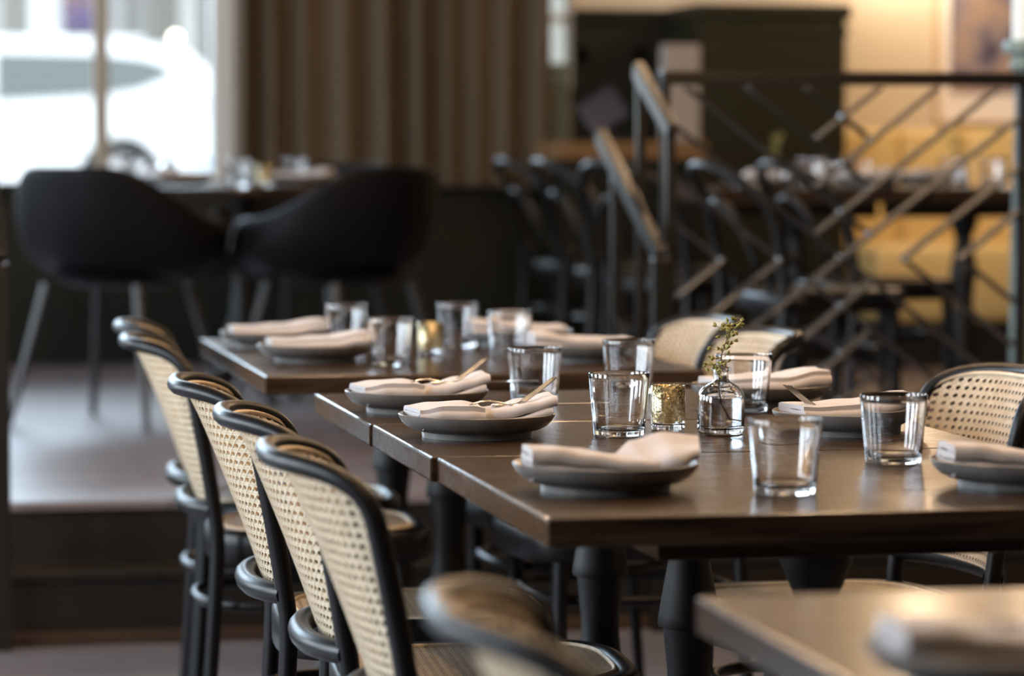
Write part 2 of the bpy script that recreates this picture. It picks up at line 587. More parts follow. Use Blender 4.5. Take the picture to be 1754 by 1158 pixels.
MB().ball((0, 0, 2.12), 0.045, sub=3).build('globe', M['lamp_glass'], lamp)
MB().tube([(0, 0, 0), (0, 0, 2.08)], 0.03, 8).build('post', M['stone_dark'], lamp)

# white car, side on, its tail to the right
CY, CX = 30.0, 3.21
car = thing('car', (CX, CY, 0.54))
tag(car, 'white car parked across the street, seen side-on through the far window', 'car')
prof = [(0.00, 0.42), (-0.02, 0.62), (-0.03, 0.80), (-0.06, 1.02), (-0.16, 1.18), (-0.30, 1.36), (-0.42, 1.47), (-0.62, 1.525), (-1.2, 1.565), (-2.0, 1.575), (-2.6, 1.55),
        (-3.0, 1.46), (-3.55, 1.14), (-3.7, 1.08), (-4.3, 0.98), (-4.55, 0.84), (-4.6, 0.62), (-4.58, 0.36), (-4.35, 0.26)]
def arch(cx, r, z=0.34):
    return [(cx + r * math.cos(a), z + r * math.sin(a)) for a in [math.radians(d) for d in (195, 165, 140, 115, 90, 65, 40, 15, -15)]]
prof += arch(-3.72, 0.39) + [(-3.2, 0.22), (-1.6, 0.22)] + arch(-1.02, 0.39) + [(-0.5, 0.26), (-0.15, 0.30)]
b = MB()
Wd = 0.90
rg = []
for y, sx in [(-Wd, 0.985), (-Wd + 0.04, 1.0), (Wd - 0.04, 1.0), (Wd, 0.985)]:
    ring = []
    for x, z in prof:
        tuck = max(0, (z - 1.05)) * 0.26
        yy = y * (1 - tuck / Wd)
        ring.append((-2.3 + (x + 2.3) * sx, yy, 0.9 + (z - 0.9) * sx))
    rg.append(ring)
b.rings(rg)
bo = b.build('body', M['car_paint'], car, angle=50)
def side_panel(name, pts, m, parent, off=0.012):
    q = MB()
    r0, r1 = [], []
    for x, z in pts:
        y = -Wd * (1 - max(0, z - 1.05) * 0.26 / Wd)
        r0.append((x, y - off, z))
        r1.append((x, y + 0.03, z))
    q.rings([r0, r1])
    return q.build(name, m, parent, smooth=False)
side_panel('rear_quarter_window', [(-0.55, 1.28), (-0.66, 1.35), (-0.82, 1.40), (-1.15, 1.435), (-1.15, 1.10), (-0.86, 1.15), (-0.66, 1.23)], M['car_glass'], car)
side_panel('rear_door_window', [(-1.20, 1.44), (-2.12, 1.455), (-2.12, 1.045), (-1.20, 1.095)], M['car_glass'], car)
side_panel('front_door_window', [(-2.17, 1.455), (-2.55, 1.44), (-2.95, 1.34), (-3.3, 1.12), (-3.3, 1.04), (-2.17, 1.04)], M['car_glass'], car)
side_panel('tail_light', [(-0.10, 1.02), (-0.28, 1.08), (-0.34, 1.0), (-0.12, 0.88)], M['alloy'], car)
side_panel('bumper_reflection', [(-0.02, 0.50), (-0.42, 0.54), (-0.48, 0.47), (-0.03, 0.42)], M['blue_reflection'], car)  # blue reflection on the bumper, painted as a coloured panel
for cx in (-1.02, -3.72):
    for sy in (-1, 1):
        mt = Matrix.Translation((cx, sy * (Wd - 0.12), 0.34)) @ Matrix.Rotation(PI / 2, 4, 'X')
        wh = MB().lathe([(0.2, -0.10), (0.31, -0.11), (0.34, -0.08), (0.34, 0.08), (0.31, 0.11), (0.2, 0.10), (0.2, -0.10)], 32, mt).build('wheel', M['rubber'], car)
        rm = MB().lathe([(0, -0.06), (0.05, -0.085), (0.2, -0.06), (0.2, 0.06), (0.05, 0.085), (0, 0.06)], 24, mt).build('rim', M['alloy'], wh)
MB().box(-2.3, -0.8, -0.55, -0.51, 1.565, 1.60, 0.01).build('roof_rail', M['car_paint'], car)

# ------------------------------------------------------------------ curtain
cu = MB()
rows = []
nx = 260
for j, z in enumerate([1.012, 1.03, 1.06, 1.3, 1.6, 2.0, 2.5, 3.0]):
    row = []
    for i in range(nx + 1):
        u = i / nx
        x = 1.385 + u * 1.26
        ph = u * 2 * PI * 9.5 + 1.3 * math.sin(u * 9.0) + 0.15 * math.sin(z * 3 + u * 5)
        s = math.sin(ph)
        y = YB - 0.16 - 0.055 * (s + 0.28 * math.sin(2 * ph + 1.0)) * (0.7 + 0.3 * math.sin(u * 13 + 1))
        x += 0.018 * math.cos(ph)
        row.append((x, y, z))
    rows.append(row)
cu.rings(rows, closed=False, cap=False)
cur = cu.build('curtain', M['curtain'])
so = cur.modifiers.new('thickness', 'SOLIDIFY')
so.thickness = 0.004
tag(cur, 'heavy taupe curtain hanging in folds beside the bright far window', 'curtain')


# ------------------------------------------------------------------ cane chairs
def xp(z):
    if z < 0.46:
        return -0.03 * ((0.46 - z) / 0.46) ** 1.3
    t = z - 0.46
    return -0.12 * t - 0.19 * t * t


def sag(z):
    return 0.034 + (max(z, 0.5) - 0.505) / 0.305 * 0.060


HW = 0.192


def back_x(y, z):
    c = max(0.0, (z - 0.745) / 0.067)
    return xp(z) - sag(z) * (1 - min(1, (abs(y) / HW) ** 3.0)) - 0.004 * c ** 1.6


def half_w(z, inset=0.0):
    zt, z0 = 0.806 - inset, 0.69
    ww = HW - inset
    if z <= z0:
        return ww
    if z >= zt:
        return 0
    return ww * (1 - ((z - z0) / (zt - z0)) ** 5.5) ** (1 / 5.5)


def ribbon(bm, pts, wdir, nrm, width, h):
    """flat cane strand: pts on the surface, widened along wdir, lifted by h along nrm"""
    prev = None
    for p, wd, n in zip(pts, wdir, nrm):
        a = bm.verts.new(p + wd * (width / 2) + n * h)
        b_ = bm.verts.new(p - wd * (width / 2) + n * h)
        if prev:
            bm.faces.new((prev[0], a, b_, prev[1]))
        prev = (a, b_)


def weave(mb, inside, lift, u0, u1, v0, v1, s=0.0128):
    """six-way cane weave over the region inside(u,v), mapped to space by lift(u,v)->(point, normal)"""
    def strand(p0, d, wdt, h, step=0.006):
        L = 1.2
        n = int(L / step)
        run = []
        for k in range(-n, n + 1):
            u, v = p0[0] + d[0] * k * step, p0[1] + d[1] * k * step
            if inside(u, v):
                run.append((u, v))
        if len(run) < 2:
            return
        run = run[::2] + ([run[-1]] if len(run) % 2 == 0 else [])
        P, W, N = [], [], []
        px, py = -d[1], d[0]
        for u, v in run:
            p, nn = lift(u, v)
            q, _ = lift(u + px * 0.001, v + py * 0.001)
            P.append(p)
            W.append((q - p).normalized())
            N.append(nn)
        ribbon(mb.bm, P, W, N, wdt, h)
    nu0, nu1 = int(math.floor(u0 / s)), int(math.ceil(u1 / s))
    nv0, nv1 = int(math.floor(v0 / s)), int(math.ceil(v1 / s))
    uc, vc = (u0 + u1) / 2, (v0 + v1) / 2
    for i in range(nu0, nu1 + 1):
        for o in (-0.13, 0.13):
            strand(((i + o) * s, vc), (0, 1), 0.2 * s, 0.0002)
    for j in range(nv0, nv1 + 1):
        for o in (-0.13, 0.13):
            strand((uc, (j + o) * s), (1, 0), 0.2 * s, -0.0004)
    q = math.sqrt(0.5)
    R = int((u1 - u0 + v1 - v0) / s) + 4
    for k in range(-R, R + 1):
        c1 = (k + 0.5) * s            # u - v = c
        m0 = round((uc - vc) / s) * s + c1
        strand(((uc + vc + m0) / 2, (uc + vc - m0) / 2), (q, q), 0.22 * s, 0.0007)
        m1 = round((uc + vc) / s) * s + c1
        strand(((m1 + uc - vc) / 2, (m1 - uc + vc) / 2), (q, -q), 0.22 * s, -0.0008)


SEAT_Z = 0.46


def seat_half(x, inset=0.0):
    """half width of the seat outline at depth x"""
    x0, x1 = -0.012 + inset, 0.405 - inset
    t = (x - (x0 + x1) / 2) / ((x1 - x0) / 2)
    if abs(t) >= 1:
        return 0
    ww = 0.183 + 0.022 * (x / 0.4) - inset
    return ww * (1 - abs(t) ** 4.2) ** (1 / 3.2)


def seat_loop(inset, n=64):
    x0, x1 = -0.012 + inset, 0.405 - inset
    pts = []
    for k in range(n):
        a = 2 * PI * k / n
        ca, sa = math.cos(a), math.sin(a)
        ex = 2 / 3.6
        x = (x0 + x1) / 2 + (x1 - x0) / 2 * math.copysign(abs(ca) ** ex, ca)
        ww = 0.183 + 0.022 * (x / 0.4) - inset
        y = ww * math.copysign(abs(sa) ** ex, sa)
        pts.append((x, y))
    return pts


def make_chair():
    t = thing('cane_chair')
    # bent back loop running down into the rear legs
    pts = []
    zs = [0.69 * k / 16 for k in range(17)]
    right = [(HW, z) for z in zs]
    arcp = []
    for k in range(1, 36):
        a = PI / 2 * k / 36
        ex = 2 / 5.5
        arcp.append((HW * math.cos(a) ** ex, 0.69 + 0.116 * math.sin(a) ** ex))
    full = right + arcp + [(0, 0.806)] + [(-y, z) for y, z in reversed(arcp)] + [(-y, z) for y, z in reversed(right)]
    rad = []
    for y, z in full:
        pts.append((back_x(y, z) if z > 0.5 else xp(z), y, z))
        rad.append(0.0115 + 0.0022 * z / 0.3 if z < 0.3 else 0.0137 - 0.0015 * min(1, max(0, (z - 0.66) / 0.12)))
    MB().tube(pts, rad, 12).build('back_frame', M['black_wood'], t, angle=60)
    ap = [(back_x(HW * u, 0.505) - 0.014 * (1 - u * u), HW * u, 0.505) for u in [-1 + 2 * k / 24 for k in range(25)]]
    MB().tube(ap, 0.0165, 12).build('lower_back_rail', M['black_wood'], t, angle=60)
    cb = MB()
    def inside(y, z):
        return 0.512 < z < 0.803 and abs(y) < half_w(z, 0.002)
    def lift(y, z):
        e = 0.002
        p = Vector((back_x(y, z) + 0.012, y, z))
        a = Vector((back_x(y + e, z) + 0.012, y + e, z)) - p
        b2 = Vector((back_x(y, z + e) + 0.012, y, z + e)) - p
        return p, a.cross(b2).normalized()
    weave(cb, inside, lift, -HW, HW, 0.5, 0.81)
    # cane binding around the panel
    bind = []
    for y, z in full:
        if z > 0.525:
            k = 0.968
            bind.append((y * k, 0.52 + (z - 0.52) * 0.984))
    bp_ = [(back_x(y, z) + 0.013, y, z) for y, z in bind]
    cb.tube(bp_, 0.0034, 6)
    cb.build('back_cane', M['cane'], t, angle=60)
    # seat ring
    s = MB()
    rings = []
    for ins, z in [(0.004, 0.400), (0.0, 0.404), (0.0, 0.452), (0.004, 0.459), (0.012, 0.4625), (0.026, 0.461), (0.030, 0.455), (0.032, 0.40)]:
        rings.append([(x, y, z) for x, y in seat_loop(ins)])
    s.rings(rings, True, False, True)
    s.build('seat_frame', M['black_wood'], t, angle=60)
    cs = MB()
    def inside_s(x, y):
        return -0.012 + 0.027 < x < 0.405 - 0.027 and abs(y) < seat_half(x, 0.028) + 0.004
    weave(cs, inside_s, lambda x, y: (Vector((x, y, 0.4585)), Vector((0, 0, 1))), 0.0, 0.4, -0.2, 0.2)
    cs.tube([(x, y, 0.4605) for x, y in seat_loop(0.034)], 0.003, 6, closed=True)
    cs.build('seat_cane', M['cane'], t, angle=60)
    for sy in (-1, 1):
        MB().tube([(0.338, sy * 0.163, 0.43), (0.342, sy * 0.166, 0.28), (0.350, sy * 0.172, 0.12), (0.362, sy * 0.18, 0.0)], [0.017, 0.016, 0.0145, 0.0115], 12).build('leg', M['black_wood'], t, angle=60)
    ring = []
    for k in range(56):
        a = 2 * PI * k / 56
        ex = 2 / 2.7
        ring.append((0.165 + 0.195 * math.copysign(abs(math.cos(a)) ** ex, math.cos(a)), 0.183 * math.copysign(abs(math.sin(a)) ** ex, math.sin(a)), 0.325))
    MB().tube(ring, 0.0105, 10, closed=True).build('leg_ring', M['black_wood'], t, angle=60)
    return t


chair = Kind(make_chair())
GL, GR = 'cane chairs along the left of the tables', 'cane chairs along the right of the tables'
chair.place((0.592, 2.49, 0), -0.09, 'strongly blurred black cane chair nearest the camera at the bottom of the photo', 'chair', GL)
chair.place((0.618, 3.85, 0), -0.05, 'large cane-back chair at the nearest left corner of the sharp wooden tables', 'chair', GL)
chair.place((0.624, 4.41, 0), -0.06, 'sharp black cane chair, second in the left row counting from its large front chair', 'chair', GL)
chair.place((0.614, 4.99, 0), -0.06, 'black cane chair, third in the left row, just before the gap between tables', 'chair', GL)
chair.place((0.624, 6.13, 0), -0.045, 'nearer of the two overlapping cane chairs left of the farther table', 'chair', GL)
chair.place((0.650, 6.63, 0), -0.06, 'farther of the two overlapping cane chairs, only its top rim showing, in the left row', 'chair', GL)
chair.place((1.664, 4.95, 0), PI + 0.08, 'cane-back chair with black rim at the right edge behind the rolled napkin', 'chair', GR)
chair.place((1.68, 4.30, 0), PI + 0.08, 'cane chair cut off by the right edge, only a strip of cane below table level', 'chair', GR)
chair.place((1.575, 6.08, 0), PI + 0.06, 'pale cane-back chair right behind the green sprig in the bottle', 'chair', GR)
chair.place((1.590, 6.58, 0), PI + 0.06, 'pale cane-back chair behind and left of the one behind the sprig', 'chair', GR)


def make_bentwood():
    """open-backed bentwood chair: outer loop, inner loop, dark seat"""
    t = thing('bentwood_chair')
    def sweep(hw, z0, top, ex_, n=20):
        side = [(hw, z0 + (top - 0.2 - z0) * k / 10) for k in range(11)]
        arc = [(hw * math.cos(PI / 2 * k / n) ** ex_, top - 0.2 + 0.2 * math.sin(PI / 2 * k / n) ** ex_) for k in range(1, n)]
        f = side + arc + [(0, top)] + [(-y, z) for y, z in reversed(arc)] + [(-y, z) for y, z in reversed(side)]
        return [(back_x(y, z) if z > 0.5 else xp(z), y, z) for y, z in f]
    MB().tube(sweep(HW, 0.0, 0.80, 0.85), 0.0155, 10).build('back_frame', M['black_wood'], t, angle=60)
    MB().tube(sweep(0.105, 0.46, 0.70, 0.9), 0.0115, 10).build('inner_loop', M['black_wood'], t, angle=60)
    s = MB()
    s.rings([[(x, y, z) for x, y in seat_loop(ins)] for ins, z in [(0.006, 0.405), (0.0, 0.41), (0.0, 0.452), (0.008, 0.462), (0.05, 0.460)]])
    s.build('seat', M['black_wood'], t, angle=60)
    for sy in (-1, 1):
        MB().tube([(0.338, sy * 0.163, 0.43), (0.345, sy * 0.168, 0.22), (0.362, sy * 0.18, 0.0)], [0.017, 0.0155, 0.0115], 10).build('leg', M['black_wood'], t, angle=60)
    ring = [(0.165 + 0.195 * math.cos(2 * PI * k / 40), 0.183 * math.sin(2 * PI * k / 40), 0.30) for k in range(40)]
    MB().tube(ring, 0.0105, 8, closed=True).build('leg_ring', M['black_wood'], t, angle=60)
    return t


bent = Kind(make_bentwood())
GP = 'bentwood chairs on the raised floor'
for x, y, rz, lab in [
        (2.25, 10.9, 0.15, 'dark bentwood chair on the raised floor, leftmost loop under the curtain end'),
        (2.25, 10.25, 0.15, 'dark bentwood chair on the raised floor, second loop right of the curtain end'),
        (2.25, 9.50, 0.6, 'dark bentwood chair just left of the lower sloping handrail, pale gleam on its top'),
        (2.34, 8.55, 0.2, 'dark bentwood chair behind the left end of the lattice railing'),
        (2.70, 9.15, 0.3, 'dark bentwood chair behind the lattice railing, near the blurred green sprig')]:
    bent.place((x, y, ZP), rz, lab, 'chair', GP)


# ------------------------------------------------------------------ pedestal tables
def column_prof(zt):
    return [(0, zt), (0.046, zt), (0.046, zt - 0.022), (0.040, zt - 0.035), (0.029, zt - 0.062), (0.0265, zt - 0.075), (0.031, zt - 0.10), (0.039, zt - 0.145), (0.0445, zt - 0.178), (0.046, zt - 0.19), (0.045, zt - 0.195),
            (0.038, zt - 0.197), (0.0355, zt - 0.225), (0.032, zt - 0.26), (0.031, zt - 0.29), (0.035, zt - 0.33), (0.042, zt - 0.39), (0.043, zt - 0.43), (0.036, zt - 0.49), (0.032, zt - 0.52), (0.05, zt - 0.545), (0.052, zt - 0.575), (0, zt - 0.575)]


def pedestal(t, x, y, zt):
    MB().lathe(column_prof(zt), 40, Matrix.Translation((x, y, 0))).build('pedestal', M['pedestal'], t, angle=50)
    for k in range(4):
        a = 0.384 + k * PI / 2
        d = Vector((math.cos(a), math.sin(a), 0))
        o = Vector((x, y, 0))
        MB().tube([o + d * 0.02 + Vector((0, 0, zt - 0.56)), o + d * 0.10 + Vector((0, 0, 0.085)), o + d * 0.17 + Vector((0, 0, 0.045)), o + d * 0.21 + Vector((0, 0, 0.018))],
                  [0.03, 0.026, 0.021, 0.018], 10).build('foot', M['pedestal'], t, angle=60)


def square_table(x0, x1, y0, y1, label, peds, z=0.75, th=0.034, zf=0.0, rz=0.0):
    cx, cy = (x0 + x1) / 2, (y0 + y1) / 2
    t = thing('pedestal_table', (cx, cy, zf), rz)
    tag(t, label, 'table', 'dark wooden tables')
    hx, hy = (x1 - x0) / 2, (y1 - y0) / 2
    zz = z - zf
    MB().box(-hx, hx, -hy, hy, zz - th, zz, 0.0034, 2).build('tabletop', M['table'], t, angle=10)
    for px, py in peds:
        MB().box(px - 0.235, px + 0.235, py - 0.12, py + 0.12, zz - th - 0.05, zz - th, 0.003).build('cleat', M['table'], t, angle=10)
        pedestal(t, px, py, zz - th - 0.05)
    return t


square_table(0.752, 1.56, 2.20, 2.945, 'blurred dark table corner closest to the camera at lower right', [(0.0, 0.0)])
square_table(0.745, 1.552, 3.592, 4.333, 'dark wooden table with the big front edge and two foreground tumblers', [(0.02, 0)])
square_table(0.738, 1.552, 4.340, 4.866, 'dark wooden table in the middle of the three pushed together, carrying the bottle', [(0.02, 0)])
square_table(0.735, 1.550, 4.872, 5.497, 'rearmost of the three dark tables pushed together', [(0.02, 0)])
square_table(0.702, 1.530, 5.925, 7.130, 'longer dark table standing apart behind the three joined tables', [(0.01, -0.12), (-0.01, 0.46)])


# ------------------------------------------------------------------ plates, napkins, cutlery
def make_plate():
    pr = [(0, 0.012), (0.060, 0.012), (0.085, 0.016), (0.103, 0.025), (0.111, 0.0335), (0.1125, 0.0345), (0.1138, 0.0335), (0.1128, 0.0295), (0.1085, 0.0225), (0.1015, 0.016), (0.092, 0.0112), (0.080, 0.0085), (0.079, 0.0), (0.074, 0.0), (0.073, 0.006), (0, 0.006)]
    o = MB().lathe(pr, 64).build('plate', M['plate'], angle=50)
    return o


plate = Kind(make_plate())


def fold_profile(wd, layers, t, th):
    """closed outline of a cloth folded to and fro: layers of thickness th every t"""
    path = []
    for k in range(layers):
        z = k * t
        a, b2 = (wd / 2, -wd / 2) if k % 2 == 0 else (-wd / 2, wd / 2)
        for i in range(7):
            f = i / 6
            path.append((a + (b2 - a) * f, z + 0.0009 * math.sin(f * 7 + k)))
        if k < layers - 1:
            s = -1 if k % 2 == 0 else 1
            for i in range(1, 6):
                an = -PI / 2 + PI * i / 6
                path.append((b2 + s * math.cos(an) * t / 2, z + t / 2 + math.sin(an) * t / 2))
    L, R = [], []
    n = len(path)
    for i in range(n):
        a, b2 = path[max(i - 1, 0)], path[min(i + 1, n - 1)]
        dx, dz = b2[0] - a[0], b2[1] - a[1]
        l = math.hypot(dx, dz) or 1
        nx_, nz = -dz / l * th / 2, dx / l * th / 2
        L.append((path[i][0] + nx_, path[i][1] + nz))
        R.append((path[i][0] - nx_, path[i][1] - nz))
    return L + list(reversed(R))


def cloth_sweep(mb, stations, wd, layers, t, th, seed=0):
    """stations: (x, y, z, width scale, height scale, roll, yaw)"""
    rnd = random.Random(seed)
    ph = [rnd.uniform(0, 6) for _ in range(4)]
    rings = []
    # resample stations smoothly
    st = []
    n = len(stations)
    for i in range(n - 1):
        for k in range(8):
            f = k / 8
            g = f * f * (3 - 2 * f)
            st.append([stations[i][q] + (stations[i + 1][q] - stations[i][q]) * (f if q == 0 else g) for q in range(7)])
    st.append(list(stations[-1]))
    pf = fold_profile(wd, layers, t, th)
    for x, y, z, ws, hs, roll, yaw in st:
        ring = []
        for py, pz in pf:
            yy, zz = py * ws, pz * hs
            zz += 0.0007 * math.sin(x * 55 + py * 60 + ph[0]) * (pz / max(t * layers, 1e-4)) + 0.0004 * math.sin(x * 110 - py * 40 + ph[1])
            yy += 0.0010 * math.sin(x * 40 + ph[2])
            c_, s_ = math.cos(roll), math.sin(roll)
            yy, zz = yy * c_ - zz * s_, yy * s_ + zz * c_
            ring.append((x - yy * math.sin(yaw), y + yy * math.cos(yaw), z + zz))
        rings.append(ring)
    mb.rings(rings)


def make_napkin(kind):
    mb = MB()
    if kind == 'banded':
        cloth_sweep(mb, [(-0.090, -0.004, 0.017, 1, 1, 0, 0.06), (-0.03, -0.004, 0.0155, 1, 1, 0, 0.02), (0.0, -0.004, 0.0145, 1, .95, 0, 0), (0.05, -0.004, 0.020, 1, .95, 0, 0), (0.105, -0.003, 0.0345, 0.98, 1, 0, -0.06)], 0.092, 2, 0.0066, 0.0060, 1)
        cloth_sweep(mb, [(-0.094, 0.003, 0.0285, 0.93, 0.80, 0, 0.10), (-0.06, 0.0, 0.0300, 1, 1, 0, 0.05), (-0.015, -0.002, 0.0290, 1.02, 1.05, 0, 0), (0.006, -0.002, 0.0275, 1.0, 0.95, 0, -0.05)], 0.092, 3, 0.0072, 0.0067, 2)
        cloth_sweep(mb, [(-0.002, 0.003, 0.0270, 0.92, .9, 0, 0), (0.03, 0.0, 0.0305, .96, 1, 0, 0), (0.075, 0, 0.0400, 1, 1, 0, 0), (0.112, 0.0, 0.0490, 0.98, 1, 0, -0.05)], 0.086, 2, 0.0072, 0.0067, 3)
    elif kind == 'rolled':
        cloth_sweep(mb, [(-0.098, 0.0, 0.0200, 0.86, 1.12, 0, 0.0), (-0.07, 0, 0.0200, 0.9, 1.08, 0, 0), (-0.03, 0, 0.0185, 0.95, .95, 0, 0), (0.02, -0.003, 0.0165, .95, .78, 0, 0.05), (0.05, -0.004, 0.0175, .9, .62, 0, 0.1)], 0.080, 4, 0.0092, 0.0072, 4)
        cloth_sweep(mb, [(0.020, -0.006, 0.0300, 0.72, .75, 0.10, 0.25), (0.045, 0.0, 0.0345, 0.95, 1.15, 0.22, 0.15), (0.080, 0.004, 0.0420, 1.12, 1.25, 0.22, 0.0), (0.118, 0.006, 0.0470, 0.95, .8, 0.12, -0.2)], 0.086, 2, 0.0075, 0.0062, 5)
    else:
        cloth_sweep(mb, [(-0.105, 0, 0.030, 0.95, 1.0, 0, 0), (-0.085, 0, 0.028, 1, 1.1, 0, 0), (-0.02, 0, 0.019, 1.02, 1.05, 0, 0), (0.05, 0, 0.019, 1, .95, 0, 0), (0.092, 0, 0.022, .96, .85, 0, 0)], 0.092, 4, 0.0078, 0.0073, 6)
    o = mb.build('napkin', M['cloth'], angle=70)
    return o


nap_b, nap_r, nap_s = Kind(make_napkin('banded')), Kind(make_napkin('rolled')), Kind(make_napkin('smooth'))


def make_fork():
    t = thing('fork')
    path = [(-0.095, 0, -0.012), (-0.065, 0, -0.009), (-0.045, 0, 0.001), (-0.032, 0, 0.0075), (-0.020, 0, 0.0112), (-0.007, 0, 0.0122), (0.008, 0, 0.0100), (0.022, 0, 0.0065)]
    mb = MB()
    pts = [Vector(p) for p in path]
    wds = [0.0052, 0.0050, 0.0045, 0.004, 0.0034, 0.0030, 0.0028, 0.0033]
    rings = []
    for p, wv in zip(pts, wds):
        rings.append([p + Vector((0, wv * math.cos(a), 0.0013 * math.sin(a))) for a in [2 * PI * k / 10 for k in range(10)]])
    mb.rings(rings)
    mb.build('handle', M['brass'], t, angle=60)
    hd = MB()
    cur2 = [(0.020, 0.0065, 0.0034), (0.028, 0.0055, 0.0085), (0.036, 0.0066, 0.0112), (0.046, 0.0115, 0.0118)]
    rings = []
    for x, z, wv in cur2:
        rings.append([Vector((x, wv * math.cos(a), z + 0.0012 * math.sin(a))) for a in [2 * PI * k / 12 for k in range(12)]])
    hd.rings(rings)
    for k in range(4):
        y = -0.0098 + 0.00653 * k
        hd.tube([(0.044, y, 0.0108), (0.058, y * 0.98, 0.020), (0.074, y * 0.96, 0.0315), (0.092, y * 0.94, 0.0445)], [0.0016, 0.0014, 0.0013, 0.0008], 8)
    hd.build('tines', M['steel'], t, angle=60)
    return t


fork = Kind(make_fork())


def make_knife():
    t = thing('knife')
    MB().box(-0.05, 0.02, -0.006, 0.006, -0.002, 0.002, 0.0018).build('handle', M['brass'], t)
    mb = MB()
    rings = []
    for x, a, b2 in [(0.02, -0.006, 0.006), (0.05, -0.009, 0.009), (0.09, -0.009, 0.009), (0.115, -0.007, 0.0085), (0.128, -0.001, 0.006)]:
        rings.append([(x, a, -0.0004), (x, b2, -0.0012), (x, b2, 0.0012), (x, a, 0.0004)])
    mb.rings(rings)
    mb.build('blade', M['brass'], t, smooth=False)
    return t


knife = Kind(make_knife())

GPl, GN = 'grey side plates', 'folded napkins on the plates'
TZ = 0.75


def setting(x, y, where, nk, rz=0.0, z=TZ, far=False, yo=0.0):
    plate.place((x, y, z + 0.0002), rz, 'grey plate, ' + where, 'plate', GPl)
    nk.place((x, y + yo, z), rz, 'folded napkin, ' + where, 'napkin', GN)


setting(0.865, 2.40, 'strongly blurred at the lower right corner', nap_r)
setting(0.878, 3.886, 'at the front left, before the sharp tumbler', nap_r, -0.03)
setting(1.395, 3.835, 'at the right edge on the front table, rolled end facing left', nap_r, -0.05)
setting(0.857, 4.640, 'sharp, left side of the middle joined table', nap_b)
setting(1.402, 4.585, 'right of the bottle, behind the right foreground tumbler', nap_s, PI + 0.12)
setting(0.845, 5.100, 'left side of the rearmost joined table', nap_b, 0.03)
setting(1.415, 5.120, 'right side of the rearmost joined table, behind the bottle', nap_s, PI)
setting(0.826, 6.80, 'farther of two at the left of the separate rear table', nap_s, PI + 0.03)
setting(0.850, 6.34, 'nearer of two at the left of the separate rear table', nap_s, PI)
setting(1.330, 6.72, 'farther of two at the right of the separate rear table', nap_s)
setting(1.365, 6.25, 'nearer of two at the right of the separate rear table', nap_s)

GC = 'cutlery tucked into the napkins'
fork.place((0.880, 4.632, 0.7900), 0.05, 'fork rising from the sharp napkin on the left of the middle joined table', 'fork', GC)
fork.place((0.866, 5.085, 0.7900), 0.08, 'fork rising from the napkin on the left of the rearmost joined table', 'fork', GC)
fork.place((1.385, 4.580, 0.780), PI + 0.3, 'fork on the striped napkin right of the bottle', 'fork', GC)
fork.place((0.915, 6.33, 0.783), 0.05, 'fork on the nearer left napkin of the separate rear table', 'fork', GC)
fork.place((0.895, 6.79, 0.783), 0.05, 'fork on the farther left napkin of the separate rear table', 'fork', GC)
knife.place((0.932, 4.66, 0.7935), 0.0, 'knife sticking out of the sharp left napkin on the middle joined table', 'knife', GC)
knife.place((0.92, 5.12, 0.7935), 0.05, 'knife sticking out of the left napkin on the rearmost joined table', 'knife', GC)
knife.place((1.330, 5.11, 0.786), PI - 0.3, 'knife poking out left of the bottle from the right rear napkin', 'knife', GC)


# ------------------------------------------------------------------ glasses, votives, bottle
def make_tumbler():
    H_, Rt, Rb = 0.092, 0.0450, 0.0375
    pr = [(0, 0.0015), (0.028, 0.001), (0.032, 0.0), (Rb - 0.003, 0.0), (Rb - 0.0006, 0.0012), (Rb, 0.004)]
    for k in range(1, 9):
        f = k / 8
        pr.append((Rb + (Rt - Rb) * f, 0.004 + (H_ - 0.005) * f))
    pr += [(Rt - 0.0003, H_ - 0.0003), (Rt - 0.0009, H_), (Rt - 0.0015, H_ - 0.0003), (Rt - 0.0018, H_ - 0.001)]
    for k in range(1, 8):
        f = k / 8
        pr.append((Rt - 0.0018 + (Rb - 0.0022 - Rt + 0.0018) * f, H_ - 0.001 + (0.013 - H_ + 0.001) * f))
    pr += [(Rb - 0.0028, 0.0118), (Rb - 0.0045, 0.0098), (Rb - 0.008, 0.0088), (0.018, 0.0078), (0, 0.0072)]
    return MB().lathe(pr, 64).build('tumbler', M['glass'], angle=60)


tumbler = Kind(make_tumbler())
GG = 'clear tumblers'
for x, y, lab in [
        (1.081, 3.80, 'clear tumbler in the foreground, nearest of all, on the front table'),
        (1.326, 4.140, 'clear tumbler on the front table before the cane-back chair at right'),
        (1.062, 4.612, 'sharp clear tumbler just left of the gold votive'),
        (1.061, 5.225, 'clear tumbler beyond the sharp fork, alone right of the left plates'),
        (1.259, 5.395, 'clear tumbler half hidden behind the one left of the gold votive'),
        (1.351, 4.990, 'clear tumbler directly behind the bottle with the sprig'),
        (0.966, 6.72, 'blurred tumbler behind the left napkins on the separate rear table, leftmost there'),
        (0.972, 6.17, 'blurred tumbler on the near left of the rear table, left of its votive'),
        (1.203, 6.73, 'blurred tumbler farthest back on the rear table, right of its votive'),
        (1.249, 6.40, 'blurred tumbler at the right of the rear table before a napkin')]:
    tumbler.place((x, y, TZ + 0.0002), random.uniform(0, 6), lab, 'glass', GG)


def make_votive():
    t = thing('votive_holder')
    Ro, Hh = 0.0252, 0.0665
    MB().lathe([(0, 0), (Ro - 0.002, 0), (Ro, 0.002), (Ro, 0.0105), (Ro - 0.001, 0.0112), (0, 0.0112)], 48).build('glass_base', M['glass'], t, angle=60)
    MB().lathe([(0, 0.0114), (Ro, 0.0114), (Ro + 0.0006, Hh - 0.001), (Ro - 0.0006, Hh), (Ro - 0.002, Hh - 0.001), (Ro - 0.0026, 0.014), (0, 0.014)], 48).build('gold_cup', M['mercury'], t, angle=60)
    return t


